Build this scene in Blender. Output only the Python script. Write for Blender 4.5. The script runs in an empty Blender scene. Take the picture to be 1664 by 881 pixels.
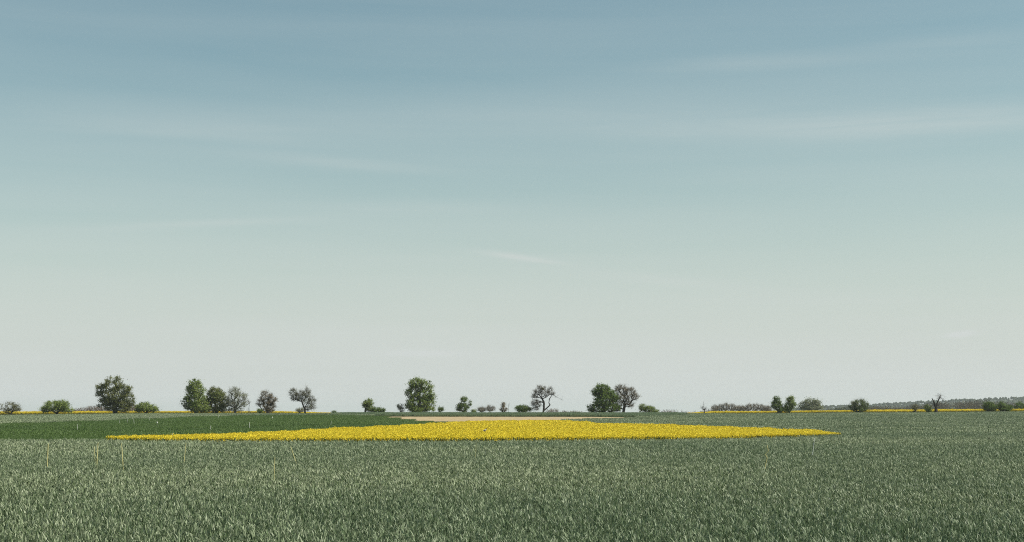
import bpy, math, random
import numpy as np
from mathutils import Vector

# ------------------------------------------------------------------ camera, world, sun, exposure
scene = bpy.context.scene
EYE = 2.0
FPX = 50.0 / 36.0 * 1664.0                 # focal length in photograph pixels
HOR = 671.0                                # row of the true horizon in the photograph
PITCH = math.atan((HOR - 440.5) / FPX)
cam_data = bpy.data.cameras.new("camera")
cam_data.lens = 50.0
cam_data.sensor_width = 36.0
cam_data.clip_start = 0.1
cam_data.clip_end = 60000.0
cam = bpy.data.objects.new("camera", cam_data)
scene.collection.objects.link(cam)
cam.location = (0, 0, EYE)
cam.rotation_euler = (math.pi / 2 + PITCH, 0, 0)
scene.camera = cam

SUN_EL = math.radians(48)
SUN_AZ = math.radians(98)                 # clockwise from the view direction (+Y): to the right, a little behind

world = bpy.data.worlds.new("World")
scene.world = world
world.use_nodes = True
wn, wl = world.node_tree.nodes, world.node_tree.links
wn.clear()


def N(nodes, kind, **kw):
    n = nodes.new(kind)
    for k, v in kw.items():
        setattr(n, k, v)
    return n


w_out = N(wn, 'ShaderNodeOutputWorld')
w_bg = N(wn, 'ShaderNodeBackground')
w_bg.inputs['Strength'].default_value = 0.10
wl.new(w_bg.outputs[0], w_out.inputs['Surface'])
sky = N(wn, 'ShaderNodeTexSky', sky_type='NISHITA')
sky.sun_disc = False
sky.sun_elevation = SUN_EL
sky.sun_rotation = SUN_AZ
sky.air_density = 1.0
sky.dust_density = 1.5
sky.ozone_density = 1.0
sky.altitude = 60
tc = N(wn, 'ShaderNodeTexCoord')
sep = N(wn, 'ShaderNodeSeparateXYZ')
wl.new(tc.outputs['Generated'], sep.inputs[0])


def wmath(op, a, b=None, c=None, clamp=False):
    m = N(wn, 'ShaderNodeMath', operation=op)
    m.use_clamp = clamp
    for i, v in enumerate((a, b, c)):
        if v is None:
            continue
        if isinstance(v, (int, float)):
            m.inputs[i].default_value = v
        else:
            wl.new(v, m.inputs[i])
    return m.outputs[0]


# direction -> elevation and azimuth in degrees
el = wmath('MULTIPLY', wmath('ARCSINE', sep.outputs['Z']), 180 / math.pi)
az = wmath('MULTIPLY', wmath('ARCTAN2', sep.outputs['X'], sep.outputs['Y']), 180 / math.pi)
# thin milky veil of high cloud: dense towards the horizon, pale grey-white
veil = N(wn, 'ShaderNodeValToRGB')
veil.color_ramp.interpolation = 'B_SPLINE'
VEIL = [(0.0, 1.0), (0.07, 0.96), (0.17, 0.78), (0.30, 0.42), (0.40, 0.30), (0.55, 0.12), (1.0, 0.03)]
els = veil.color_ramp.elements
while len(els) < len(VEIL):
    els.new(0.5)
for e_, (p_, v_) in zip(els, VEIL):
    e_.position = p_
    e_.color = (v_, v_, v_, 1)
wl.new(wmath('DIVIDE', wmath('ABSOLUTE', el), 25.0, clamp=True), veil.inputs[0])
# streaks of cirrus
comb = N(wn, 'ShaderNodeCombineXYZ')
tilt = wmath('ADD', el, wmath('MULTIPLY', az, 0.006))
wl.new(wmath('MULTIPLY', az, 0.04), comb.inputs[0])
wl.new(wmath('MULTIPLY', tilt, 0.62), comb.inputs[1])
n1 = N(wn, 'ShaderNodeTexNoise')
n1.inputs['Scale'].default_value = 1.0
n1.inputs['Detail'].default_value = 6.0
n1.inputs['Roughness'].default_value = 0.5
n1.inputs['Distortion'].default_value = 0.4
wl.new(comb.outputs[0], n1.inputs['Vector'])
cir = wmath('MULTIPLY', wmath('SUBTRACT', n1.outputs[0], 0.5), 0.25)


def streak(px, py, wpx, hpx, slope, amp):
    """one named streak of cloud given where it stands in the sky (degrees)"""
    a0 = math.degrees(math.atan((px - 832) / FPX))
    e0 = math.degrees(PITCH + math.atan((440.5 - py) / FPX))
    sa, se = wpx / FPX * 57.3, 1.35 * hpx / FPX * 57.3
    da = wmath('SUBTRACT', az, a0)
    de = wmath('SUBTRACT', wmath('SUBTRACT', el, e0), wmath('MULTIPLY', da, slope))
    wob = wmath('MULTIPLY', wmath('SUBTRACT', n1.outputs[0], 0.5), 1.6 * se)
    de = wmath('ADD', de, wob)
    q = wmath('ADD', wmath('POWER', wmath('ABSOLUTE', wmath('DIVIDE', da, sa)), 2.0),
              wmath('POWER', wmath('ABSOLUTE', wmath('DIVIDE', de, se)), 2.0))
    g = wmath('EXPONENT', wmath('MULTIPLY', q, -1.0))
    return wmath('MULTIPLY', g, amp)


STREAKS = [(1450, 216, 330, 16, 0.0, 0.22), (1000, 190, 420, 24, 0.0, 0.09), (1230, 108, 170, 9, 0.0, 0.12),
           (1560, 98, 160, 10, 0.0, 0.08), (560, 268, 170, 8, -0.07, 0.10), (300, 215, 260, 18, 0.0, 0.08),
           (330, 371, 150, 5, 0.07, 0.13), (640, 340, 200, 8, 0.0, 0.09), (850, 419, 62, 3.5, -0.14, 0.22),
           (1560, 550, 20, 3.5, 0.1, 0.22), (680, 574, 60, 3.5, 0.0, 0.12), (1060, 455, 160, 7, -0.1, 0.07)]
n2 = N(wn, 'ShaderNodeTexNoise')
n2.inputs['Scale'].default_value = 1.0
n2.inputs['Detail'].default_value = 8.0
n2.inputs['Roughness'].default_value = 0.62
n2.inputs['Distortion'].default_value = 0.8
comb2 = N(wn, 'ShaderNodeCombineXYZ')
wl.new(wmath('MULTIPLY', az, 0.16), comb2.inputs[0])
wl.new(wmath('MULTIPLY', tilt, 1.9), comb2.inputs[1])
wl.new(comb2.outputs[0], n2.inputs['Vector'])
fib = wmath('ADD', 0.25, wmath('MULTIPLY', n2.outputs[0], 1.5))
acc = None
for s_ in STREAKS:
    acc = streak(*s_) if acc is None else wmath('ADD', acc, streak(*s_))
acc = wmath('ADD', cir, wmath('MULTIPLY', acc, fib))
fac = wmath('ADD', veil.outputs[0], acc, clamp=True)
grade = N(wn, 'ShaderNodeMix', data_type='RGBA', blend_type='MULTIPLY')     # muted, slightly green colour of the air
grade.inputs[0].default_value = 1.0
grade.inputs[7].default_value = (0.86, 0.995, 0.80, 1)
wl.new(sky.outputs[0], grade.inputs[6])
wmix = N(wn, 'ShaderNodeMix', data_type='RGBA')
VEIL_COL = (5.16, 5.50, 5.34, 1)
wmix.inputs[7].default_value = VEIL_COL
wl.new(fac, wmix.inputs[0])
wl.new(grade.outputs[2], wmix.inputs[6])
wl.new(wmix.outputs[2], w_bg.inputs['Color'])

sun_data = bpy.data.lights.new("sun", 'SUN')
sun_data.energy = 5.0
sun_data.angle = math.radians(0.53)
sun_data.color = (1.0, 0.95, 0.86)
sun = bpy.data.objects.new("sun", sun_data)
scene.collection.objects.link(sun)
sd = Vector((math.sin(SUN_AZ) * math.cos(SUN_EL), math.cos(SUN_AZ) * math.cos(SUN_EL), math.sin(SUN_EL)))
sun.rotation_euler = (-sd).to_track_quat('-Z', 'Y').to_euler()
sun.location = (0, 0, 80)

scene.view_settings.view_transform = 'Standard'
scene.view_settings.look = 'None'
scene.view_settings.gamma = 1.0
scene.view_settings.use_curve_mapping = False
scene.view_settings.exposure = 0.3
scene.render.engine = 'CYCLES'
cy = scene.cycles
cy.max_bounces = 6
cy.diffuse_bounces = 3
cy.glossy_bounces = 1
cy.transmission_bounces = 3
cy.volume_bounces = 1
cy.transparent_max_bounces = 6
cy.use_denoising = False
cy.filter_width = 1.05

# ------------------------------------------------------------------ helpers
rng = np.random.default_rng(11)
random.seed(5)
CP, SP = math.cos(PITCH), math.sin(PITCH)


def yfun(pts):
    xs = np.array([p[0] for p in pts], float)
    ys = np.array([p[1] for p in pts], float)
    return lambda u: np.interp(u, xs, ys)


YC = yfun([(-600, 676), (0, 674.2), (100, 673), (200, 671.9), (280, 671.5), (560, 671.6), (1090, 671.8), (1230, 671.8),
           (1364, 670.4), (1500, 670.0), (1664, 668.4), (2200, 667)])
GB = yfun([(-400, 1.15), (0, 1.25), (300, 1.27), (640, 1.2), (1000, 1.2), (1250, 1.33), (1380, 1.55), (1450, 1.74),
           (1664, 1.9), (2200, 2.0)])


def sstep(a, b, t):
    t = np.clip((t - a) / (b - a), 0, 1)
    return t * t * (3 - 2 * t)


def ground(x, y):
    """height of the terrain in metres"""
    x = np.asarray(x, float)
    y = np.asarray(y, float)
    u = 832 + 2322 * x / np.maximum(y, 40.0)
    u = np.clip(u, -600, 2200)
    gc = 1.5 + (671 - YC(u)) * 0.148
    rise = gc * sstep(140, 345, y)
    rise = rise + (GB(u) - gc) * sstep(345, 385, y)
    fall = sstep(430, 700, y)
    z = rise * (1 - fall) - 0.6 * fall
    und = 0.05 * np.sin(x * 0.031 + 1.3) * np.sin(y * 0.043) * sstep(30, 90, y) * (1 - sstep(250, 330, y))
    return z + und


def at(px, py, dist):
    """world point on the ray of a pixel at forward distance dist"""
    a, b = (px - 832) / FPX, (440.5 - py) / FPX
    dy = CP - b * SP
    dz = SP + b * CP
    k = dist / dy
    return Vector((a * k, dist, EYE + dz * k))


def hit(px, py, h):
    """ground point where the ray of a pixel meets the surface h above the terrain"""
    lo = 8.0
    prev = 8.0
    ds = np.arange(8.0, 430.0, 0.5)
    a, b = (px - 832) / FPX, (440.5 - py) / FPX
    dy, dz = CP - b * SP, SP + b * CP
    k = ds / dy
    zz = EYE + dz * k
    s = zz - (ground(a * k, ds) + h)
    idx = np.nonzero(s <= 0)[0]
    if len(idx) == 0:
        i = int(np.argmin(s))
    else:
        i = idx[0]
    return (float(a * k[i]), float(ds[i]))


def inpoly(x, y, poly):
    x = np.asarray(x)
    y = np.asarray(y)
    res = np.zeros(x.shape, bool)
    n = len(poly)
    j = n - 1
    for i in range(n):
        xi, yi = poly[i]
        xj, yj = poly[j]
        c = ((yi > y) != (yj > y)) & (x < (xj - xi) * (y - yi) / (yj - yi + 1e-12) + xi)
        res ^= c
        j = i
    return res


def new_mesh(name, verts, faces, mat=None, tone=None, smooth=False):
    """verts (n,3); faces: (m,3) or (m,4) array or a list of such"""
    me = bpy.data.meshes.new(name)
    verts = np.asarray(verts, np.float32).reshape(-1, 3)
    if not isinstance(faces, list):
        faces = [faces]
    faces = [np.asarray(f, np.int32) for f in faces if len(f)]
    loops = np.concatenate([f.ravel() for f in faces])
    counts = np.concatenate([np.full(len(f), f.shape[1], np.int32) for f in faces])
    starts = np.concatenate([[0], np.cumsum(counts)[:-1]]).astype(np.int32)
    me.vertices.add(len(verts))
    me.vertices.foreach_set('co', verts.ravel())
    me.loops.add(len(loops))
    me.loops.foreach_set('vertex_index', loops)
    me.polygons.add(len(counts))
    me.polygons.foreach_set('loop_start', starts)
    if smooth:
        me.polygons.foreach_set('use_smooth', np.ones(len(counts), bool))
    if tone is not None:
        at_ = me.attributes.new('tone', 'FLOAT', 'FACE')
        at_.data.foreach_set('value', np.asarray(tone, np.float32))
    me.update(calc_edges=True)
    if mat is not None:
        me.materials.append(mat)
    return me


def link(name, me, parent=None, loc=(0, 0, 0)):
    o = bpy.data.objects.new(name, me)
    scene.collection.objects.link(o)
    o.location = loc
    if parent is not None:
        o.parent = parent
    return o


def tag(o, label=None, cat=None, group=None, kind=None):
    if label:
        o['label'] = label
    if cat:
        o['category'] = cat
    if group:
        o['group'] = group
    if kind:
        o['kind'] = kind
    return o


# ------------------------------------------------------------------ materials
def leaf_mat(name, cols, rough=0.55, trans=0.3, spec=0.3, tint_amt=0.0, tcol=None):
    """foliage: colour picked by the face attribute 'tone' along cols"""
    m = bpy.data.materials.new(name)
    m.use_nodes = True
    ns, ls = m.node_tree.nodes, m.node_tree.links
    ns.clear()
    out = N(ns, 'ShaderNodeOutputMaterial')
    a = N(ns, 'ShaderNodeAttribute', attribute_name='tone')
    r = N(ns, 'ShaderNodeValToRGB')
    e = r.color_ramp.elements
    while len(e) < len(cols):
        e.new(0.5)
    for i, c in enumerate(cols):
        e[i].position = i / (len(cols) - 1)
        e[i].color = (*c, 1)
    ls.new(a.outputs['Fac'], r.inputs[0])
    col = r.outputs[0]
    if tint_amt:
        t = N(ns, 'ShaderNodeAttribute', attribute_name='tint', attribute_type='INSTANCER')
        mx = N(ns, 'ShaderNodeMix', data_type='RGBA')
        mu = N(ns, 'ShaderNodeMath', operation='MULTIPLY')
        mu.inputs[1].default_value = tint_amt
        ls.new(t.outputs['Fac'], mu.inputs[0])
        ls.new(mu.outputs[0], mx.inputs[0])
        ls.new(col, mx.inputs[6])
        mx.inputs[7].default_value = (*(tcol or (0.05, 0.09, 0.03)), 1)
        col = mx.outputs[2]
    p = N(ns, 'ShaderNodeBsdfPrincipled')
    p.inputs['Roughness'].default_value = rough
    p.inputs['Specular IOR Level'].default_value = spec
    ls.new(col, p.inputs['Base Color'])
    t = N(ns, 'ShaderNodeBsdfTranslucent')
    ls.new(col, t.inputs['Color'])
    mix = N(ns, 'ShaderNodeMixShader')
    mix.inputs[0].default_value = trans
    ls.new(p.outputs[0], mix.inputs[1])
    ls.new(t.outputs[0], mix.inputs[2])
    ls.new(mix.outputs[0], out.inputs['Surface'])
    return m


def noise_mat(name, c1, c2, scale=1.0, rough=0.9, detail=6, bump=0.0, c3=None, stretch=(1, 1, 1)):
    m = bpy.data.materials.new(name)
    m.use_nodes = True
    ns, ls = m.node_tree.nodes, m.node_tree.links
    p = ns['Principled BSDF']
    p.inputs['Roughness'].default_value = rough
    p.inputs['Specular IOR Level'].default_value = 0.2
    tcn = N(ns, 'ShaderNodeTexCoord')
    mp = N(ns, 'ShaderNodeMapping')
    mp.inputs['Scale'].default_value = stretch
    ls.new(tcn.outputs['Object'], mp.inputs[0])
    n = N(ns, 'ShaderNodeTexNoise')
    n.inputs['Scale'].default_value = scale
    n.inputs['Detail'].default_value = detail
    n.inputs['Roughness'].default_value = 0.65
    ls.new(mp.outputs[0], n.inputs['Vector'])
    r = N(ns, 'ShaderNodeValToRGB')
    e = r.color_ramp.elements
    e[0].position = 0.32
    e[0].color = (*c1, 1)
    e[1].position = 0.68
    e[1].color = (*c2, 1)
    if c3:
        x = e.new(0.5)
        x.color = (*c3, 1)
    ls.new(n.outputs[0], r.inputs[0])
    ls.new(r.outputs[0], p.inputs['Base Color'])
    if bump:
        b = N(ns, 'ShaderNodeBump')
        b.inputs['Strength'].default_value = bump
        b.inputs['Distance'].default_value = 0.05
        ls.new(n.outputs[0], b.inputs['Height'])
        ls.new(b.outputs[0], p.inputs['Normal'])
    return m


M_GROUND = noise_mat('ground_soil', (0.030, 0.042, 0.020), (0.055, 0.065, 0.034), 1.6, bump=0.4)
M_SOIL = noise_mat('bare_soil', (0.25, 0.19, 0.10), (0.42, 0.325, 0.19), 0.8, bump=0.5, c3=(0.34, 0.26, 0.15))
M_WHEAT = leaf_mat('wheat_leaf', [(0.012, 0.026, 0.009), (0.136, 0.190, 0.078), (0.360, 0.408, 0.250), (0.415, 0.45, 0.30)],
                   rough=0.5, trans=0.25, spec=0.3, tint_amt=0.6, tcol=(0.085, 0.135, 0.070))  # darkest tone carries the painted shade of the gaps
M_GREEN = leaf_mat('green_crop_leaf', [(0.058, 0.105, 0.024), (0.094, 0.158, 0.036), (0.135, 0.205, 0.054)],
                   rough=0.5, trans=0.3, spec=0.3, tint_amt=0.6, tcol=(0.050, 0.098, 0.026))
M_RYE = leaf_mat('rye_leaf', [(0.085, 0.130, 0.065), (0.165, 0.225, 0.125), (0.26, 0.305, 0.19)], rough=0.5, trans=0.3,
                 spec=0.3, tint_amt=0.4, tcol=(0.09, 0.15, 0.06))
M_PETAL = leaf_mat('rape_flower', [(0.55, 0.42, 0.03), (0.72, 0.56, 0.035), (0.80, 0.66, 0.06)], rough=0.7, trans=0.3,
                   spec=0.1, tint_amt=0.35, tcol=(0.62, 0.50, 0.05))
M_RSTEM = leaf_mat('rape_stem', [(0.05, 0.09, 0.03), (0.10, 0.14, 0.05)], rough=0.6, trans=0.2, spec=0.2)
M_BARK = noise_mat('bark', (0.022, 0.019, 0.015), (0.060, 0.052, 0.042), 5.0, bump=0.8)
M_TWIG = noise_mat('twig_bark', (0.070, 0.063, 0.046), (0.14, 0.127, 0.095), 5.0)
M_BARK_PALE = noise_mat('bark_pale', (0.075, 0.066, 0.052), (0.15, 0.135, 0.11), 5.0, bump=0.8)
M_BARK_FAR = noise_mat('bark_brown_far', (0.10, 0.078, 0.060), (0.17, 0.135, 0.11), 1.0)

# ------------------------------------------------------------------ ground sheet
def grid_lines(lo, hi, spec):
    return np.array(spec, float)


ys = np.concatenate([np.arange(-60, 0, 10), np.arange(0, 460, 4), np.arange(460, 800, 10), np.arange(800, 2000, 80),
                     np.arange(2000, 9001, 500)])
xr = np.concatenate([np.arange(0, 220, 5), np.arange(220, 600, 20), np.arange(600, 2000, 200), np.arange(2000, 6001, 800)])
xs = np.concatenate([-xr[:0:-1], xr])
X, Y = np.meshgrid(xs, ys)
Z = ground(X, Y)
V = np.stack([X, Y, Z], -1).reshape(-1, 3)
nx, ny = len(xs), len(ys)
I = np.arange(nx * ny).reshape(ny, nx)
F = np.stack([I[:-1, :-1], I[:-1, 1:], I[1:, 1:], I[1:, :-1]], -1).reshape(-1, 4)
tag(link('ground', new_mesh('ground', V, F, M_GROUND, smooth=True)), 'gently rising farmland soil under the crops',
    kind='structure')

# ------------------------------------------------------------------ field outlines (ground polygons)
H_WHEAT, H_RAPE, H_GREEN, H_RYE = 0.50, 0.57, 0.36, 0.68
rape_top = [(182, 711.0), (280, 708.6), (400, 704.5), (470, 701.5), (540, 698), (600, 695), (640, 692.5), (700, 689.5),
            (740, 687), (780, 685), (870, 684), (930, 684.2), (950, 686.5), (960, 688.2), (1000, 688.8), (1060, 690.5),
            (1150, 693.5), (1250, 697), (1320, 700.3), (1357, 703.2)]
rape_bot = [(1357, 704.2), (1290, 707), (1200, 709.6), (1100, 711.2), (960, 712.3), (800, 713.2), (550, 714),
            (400, 713.5), (280, 712.7), (182, 712.0)]
def taper(px):
    # the rape stands lower towards both pointed ends of its field
    return float(np.clip(min((px - 150) / 330.0, (1372 - px) / 260.0), 0, 1))


P_RAPE = [hit(px, py, H_WHEAT + (H_RAPE - H_WHEAT) * taper(px)) for px, py in rape_top] + [hit(px, py, H_WHEAT) for px, py in rape_bot]
green_top = [(-400, 699), (-100, 691), (0, 688), (100, 684.8), (200, 681.2), (280, 678.2), (350, 675.8), (400, 674.6),
             (470, 673.8), (560, 673.6), (620, 675.5), (645, 678), (700, 681.3), (760, 683.6), (800, 684.4)]
green_bot = [(800, 690), (500, 708), (150, 711.3), (0, 711.0), (-400, 710.5)]
P_GREEN = [hit(px, py, H_GREEN) for px, py in green_top] + [hit(px, py, H_WHEAT) for px, py in green_bot]
soil_top = [(618, 677.6), (700, 677.8), (800, 677.8), (960, 678.1), (1030, 679.2)]
soil_bot = [(1030, 679.6), (960, 681.2), (900, 683.5), (870, 686), (700, 685), (640, 679.5)]
P_SOIL = [hit(px, py, 0.0) for px, py in soil_top] + [hit(px, py, 0.30) for px, py in soil_bot]
rf = [(540, 674.6), (618, 677.6), (700, 677.8), (800, 677.8), (960, 678.1), (1030, 679.2), (1110, 677.6)]
P_RYE = [hit(px, py, 0.0) for px, py in rf]
P_RYE = P_RYE + [(x / y * 347.5, 347.5) for x, y in reversed(P_RYE)]
print('rape', [tuple(round(v) for v in p) for p in P_RAPE])
print('green', [tuple(round(v) for v in p) for p in P_GREEN])
print('soil', [tuple(round(v) for v in p) for p in P_SOIL])
print('rye', [tuple(round(v) for v in p) for p in P_RYE])

# bare soil strip: a sheet of its own lying on the terrain, cloddy surface
gx = np.arange(-45, 60, 0.5)
gy = np.arange(150, 330, 1.0)
X, Y = np.meshgrid(gx, gy)
msk = inpoly(X + 0.25, Y + 0.5, P_SOIL)
Z = ground(X, Y) + 0.03 + 0.05 * rng.random(X.shape)
V = np.stack([X, Y, Z], -1).reshape(-1, 3)
I = np.arange(X.size).reshape(X.shape)
F = np.stack([I[:-1, :-1], I[:-1, 1:], I[1:, 1:], I[1:, :-1]], -1)[msk[:-1, :-1]]
used, inv = np.unique(F, return_inverse=True)
tag(link('bare_soil_strip', new_mesh('bare_soil_strip', V[used], inv.reshape(-1, 4), M_SOIL, smooth=True)),
    'strip of bare pale tan soil between the yellow field and the rye', kind='structure')


# ------------------------------------------------------------------ crop tiles
def blades(size, dens, h0, h1, length, width, segs=3, lean=(0.1, 0.7), curl=0.9, root=0.0):
    """square tile of curved tapering leaves"""
    n = int(size * size * dens)
    bx = rng.uniform(-size / 2, size / 2, n)
    by = rng.uniform(-size / 2, size / 2, n)
    bz = rng.uniform(h0, h1, n)
    L = length * rng.uniform(0.6, 1.3, n)
    W = width * rng.uniform(0.6, 1.3, n)
    az_ = rng.uniform(0, 2 * math.pi, n)
    ln = rng.uniform(*lean, n)
    cr = curl * rng.uniform(0.2, 1.3, n)
    d = np.stack([np.cos(az_), np.sin(az_)], -1)
    tw = az_ + math.pi / 2 + rng.normal(0, 0.6, n)
    s = np.stack([np.cos(tw), np.sin(tw)], -1)
    pos = np.stack([bx, by, bz], -1)
    vs = []
    ang = ln.copy()
    for k in range(segs + 1):
        w = W * (1 - (k / segs) ** 1.6) * (0.75 if k == 0 else 1.0)
        if k < segs:
            vs.append(pos - np.concatenate([s, np.zeros((n, 1))], 1) * w[:, None] / 2)
            vs.append(pos + np.concatenate([s, np.zeros((n, 1))], 1) * w[:, None] / 2)
        else:
            vs.append(pos.copy())
        st = L / segs
        pos = pos + np.stack([d[:, 0] * np.sin(ang) * st, d[:, 1] * np.sin(ang) * st, np.cos(ang) * st], -1)
        ang = ang + cr / segs * 1.3
    nv = 2 * segs + 1
    V = np.stack(vs, 1).reshape(-1, 3)
    b = np.arange(n)[:, None] * nv
    quads = []
    for k in range(segs - 1):
        quads.append(np.concatenate([b + 2 * k, b + 2 * k + 1, b + 2 * k + 3, b + 2 * k + 2], 1))
    k = segs - 1
    tris = np.concatenate([b + 2 * k, b + 2 * k + 1, b + 2 * k + 2], 1)
    tb = np.clip(rng.normal(0.5, 0.26, n), 0, 1)
    fs, tn = [], []
    for q in quads:
        fs.append(q)
        tn.append(tb)
    if fs:
        fs = [np.concatenate(fs)]
        tn = [np.concatenate(tn)]
    fs.append(tris)
    tn.append(np.clip(tb + 0.08, 0, 1))
    return V, fs, np.concatenate(tn)


def tile_coll(name, maker, n, mat):
    col = bpy.data.collections.new(name)
    for i in range(n):
        r = maker()
        if len(r) == 3:
            V, fs, tn = r
            me = new_mesh(name, V, fs, mat, tn)
        else:
            me = r[0]
        col.objects.link(bpy.data.objects.new(name + '_tile', me))
    return col


def crop_nodes(name, col):
    ng = bpy.data.node_groups.new(name, 'GeometryNodeTree')
    ng.interface.new_socket('Geometry', in_out='INPUT', socket_type='NodeSocketGeometry')
    ng.interface.new_socket('Geometry', in_out='OUTPUT', socket_type='NodeSocketGeometry')
    ns, ls = ng.nodes, ng.links
    gi = N(ns, 'NodeGroupInput')
    go = N(ns, 'NodeGroupOutput')
    ci = N(ns, 'GeometryNodeCollectionInfo')
    ci.inputs['Collection'].default_value = col
    ci.inputs['Separate Children'].default_value = True
    ci.inputs['Reset Children'].default_value = True
    ip = N(ns, 'GeometryNodeInstanceOnPoints')
    ip.inputs['Pick Instance'].default_value = True

    def named(nm, t):
        a = N(ns, 'GeometryNodeInputNamedAttribute', data_type=t)
        a.inputs['Name'].default_value = nm
        return a.outputs['Attribute']
    ls.new(gi.outputs[0], ip.inputs['Points'])
    ls.new(ci.outputs[0], ip.inputs['Instance'])
    ls.new(named('pick', 'INT'), ip.inputs['Instance Index'])
    ls.new(named('turn', 'FLOAT_VECTOR'), ip.inputs['Rotation'])
    ls.new(named('size', 'FLOAT_VECTOR'), ip.inputs['Scale'])
    ls.new(ip.outputs[0], go.inputs[0])
    return ng


def smooth_noise(x, y, s, seed=0):
    """cheap value noise 0..1"""
    r = np.random.default_rng(seed)
    T = r.random((64, 64))
    fx, fy = x / s, y / s
    ix, iy = np.floor(fx).astype(int), np.floor(fy).astype(int)
    tx, ty = fx - ix, fy - iy
    tx, ty = tx * tx * (3 - 2 * tx), ty * ty * (3 - 2 * ty)
    g = lambda a, b: T[a % 64, b % 64]
    return (g(ix, iy) * (1 - tx) + g(ix + 1, iy) * tx) * (1 - ty) + (g(ix, iy + 1) * (1 - tx) + g(ix + 1, iy + 1) * tx) * ty


def crop_field(name, label, cat, x, y, col, hs=None, tint=None, quarter=True, sxy=None):
    n = len(x)
    z = ground(x, y)
    me = bpy.data.meshes.new(name)
    me.vertices.add(n)
    me.vertices.foreach_set('co', np.stack([x, y, z], -1).astype(np.float32).ravel())
    a = me.attributes.new('pick', 'INT', 'POINT')
    a.data.foreach_set('value', rng.integers(0, len(col.objects), n).astype(np.int32))
    a = me.attributes.new('turn', 'FLOAT_VECTOR', 'POINT')
    t = np.zeros((n, 3), np.float32)
    t[:, 2] = rng.integers(0, 4, n) * math.pi / 2
    a.data.foreach_set('vector', t.ravel())
    a = me.attributes.new('size', 'FLOAT_VECTOR', 'POINT')
    s = np.ones((n, 3), np.float32)
    s[:, 2] = hs if hs is not None else 1
    a.data.foreach_set('vector', s.ravel())
    a = me.attributes.new('tint', 'FLOAT', 'POINT')
    a.data.foreach_set('value', (tint if tint is not None else np.zeros(n)).astype(np.float32))
    o = link(name, me)
    md = o.modifiers.new('plants', 'NODES')
    md.node_group = crop_nodes(name, col)
    tag(o, label, cat, kind='stuff')
    return o


def tile_grid(size, y0, y1, side=8.0, half=0.42):
    """centres of the square tiles that the view can take in between two distances"""
    yy = np.arange(y0 + size / 2, y1, size)
    out = []
    for v in yy:
        w = half * v + side
        k = int(w // size) + 1
        xx = (np.arange(-k, k) + 0.5) * size
        out.append(np.stack([xx, np.full(len(xx), v)], -1))
    a = np.concatenate(out)
    return a[:, 0], a[:, 1]


NX, NY = [], []
# --- wheat
def wheat_mask(x, y):
    return ~(inpoly(x, y, P_RAPE) | inpoly(x, y, P_GREEN) | inpoly(x, y, P_SOIL) | inpoly(x, y, P_RYE))


# wheel tracks in the wheat on the right, seen as thin dark lines
def track(x, y, pts, w):
    d = np.full(x.shape, 1e9)
    for (x0, y0), (x1, y1) in zip(pts[:-1], pts[1:]):
        vx, vy = x1 - x0, y1 - y0
        t = np.clip(((x - x0) * vx + (y - y0) * vy) / (vx * vx + vy * vy), 0, 1)
        d = np.minimum(d, np.hypot(x - x0 - t * vx, y - y0 - t * vy))
    return d < w


T1 = [hit(px, py, .4) for px, py in [(1366, 700), (1378, 694.5), (1430, 693), (1500, 693.5)]]
T2 = [hit(px, py, .4) for px, py in [(1600, 689.5), (1640, 687.5), (1700, 688)]]
T4 = [hit(px, py, .3) for px, py in [(-60, 693), (60, 694.5), (150, 700), (210, 702)]]
T5 = [hit(px, py, .3) for px, py in [(170, 700.5), (330, 697.3), (400, 693.2), (560, 688.6), (680, 686.6)]]
T6 = [hit(px, py, .3) for px, py in [(-60, 704), (80, 704.5), (200, 707.5)]]
T3 = [hit(px, py, .4) for px, py in [(1120, 674.5), (1300, 674.0)]]


def wheat_field(tilecol, size, y0, y1, i):
    x, y = tile_grid(size, y0, y1)
    m = wheat_mask(x, y)
    x, y = x[m], y[m]
    tint = np.clip(smooth_noise(x, y, 9, 3) * 0.9 + smooth_noise(x, y * 2.2, 28, 4) * 0.8 - 0.5, 0, 1)
    tint = np.clip(tint + 0.35 * np.clip(x / y * 2.0, -1, 1), 0, 1)  # brighter left, dimmer right: falloff of light put into the tint
    hs = 0.90 + 0.12 * smooth_noise(x, y, 5, 5) + 0.10 * smooth_noise(x, y, 1.7, 6)
    dark = track(x, y, T1, size * .6) | track(x, y, T2, size * .6)
    hs = np.where(dark, hs * 0.72, hs)
    tint = np.where(dark, 1.0, tint)
    return crop_field('wheat', ['silver-green young wheat with long curling blades filling the foreground',
                                'silver-green young wheat in the middle distance below the yellow field',
                                'grey-green young wheat rising to the row of trees beyond the yellow field'][i],
                      'wheat', x, y, tilecol, hs, tint)


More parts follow.
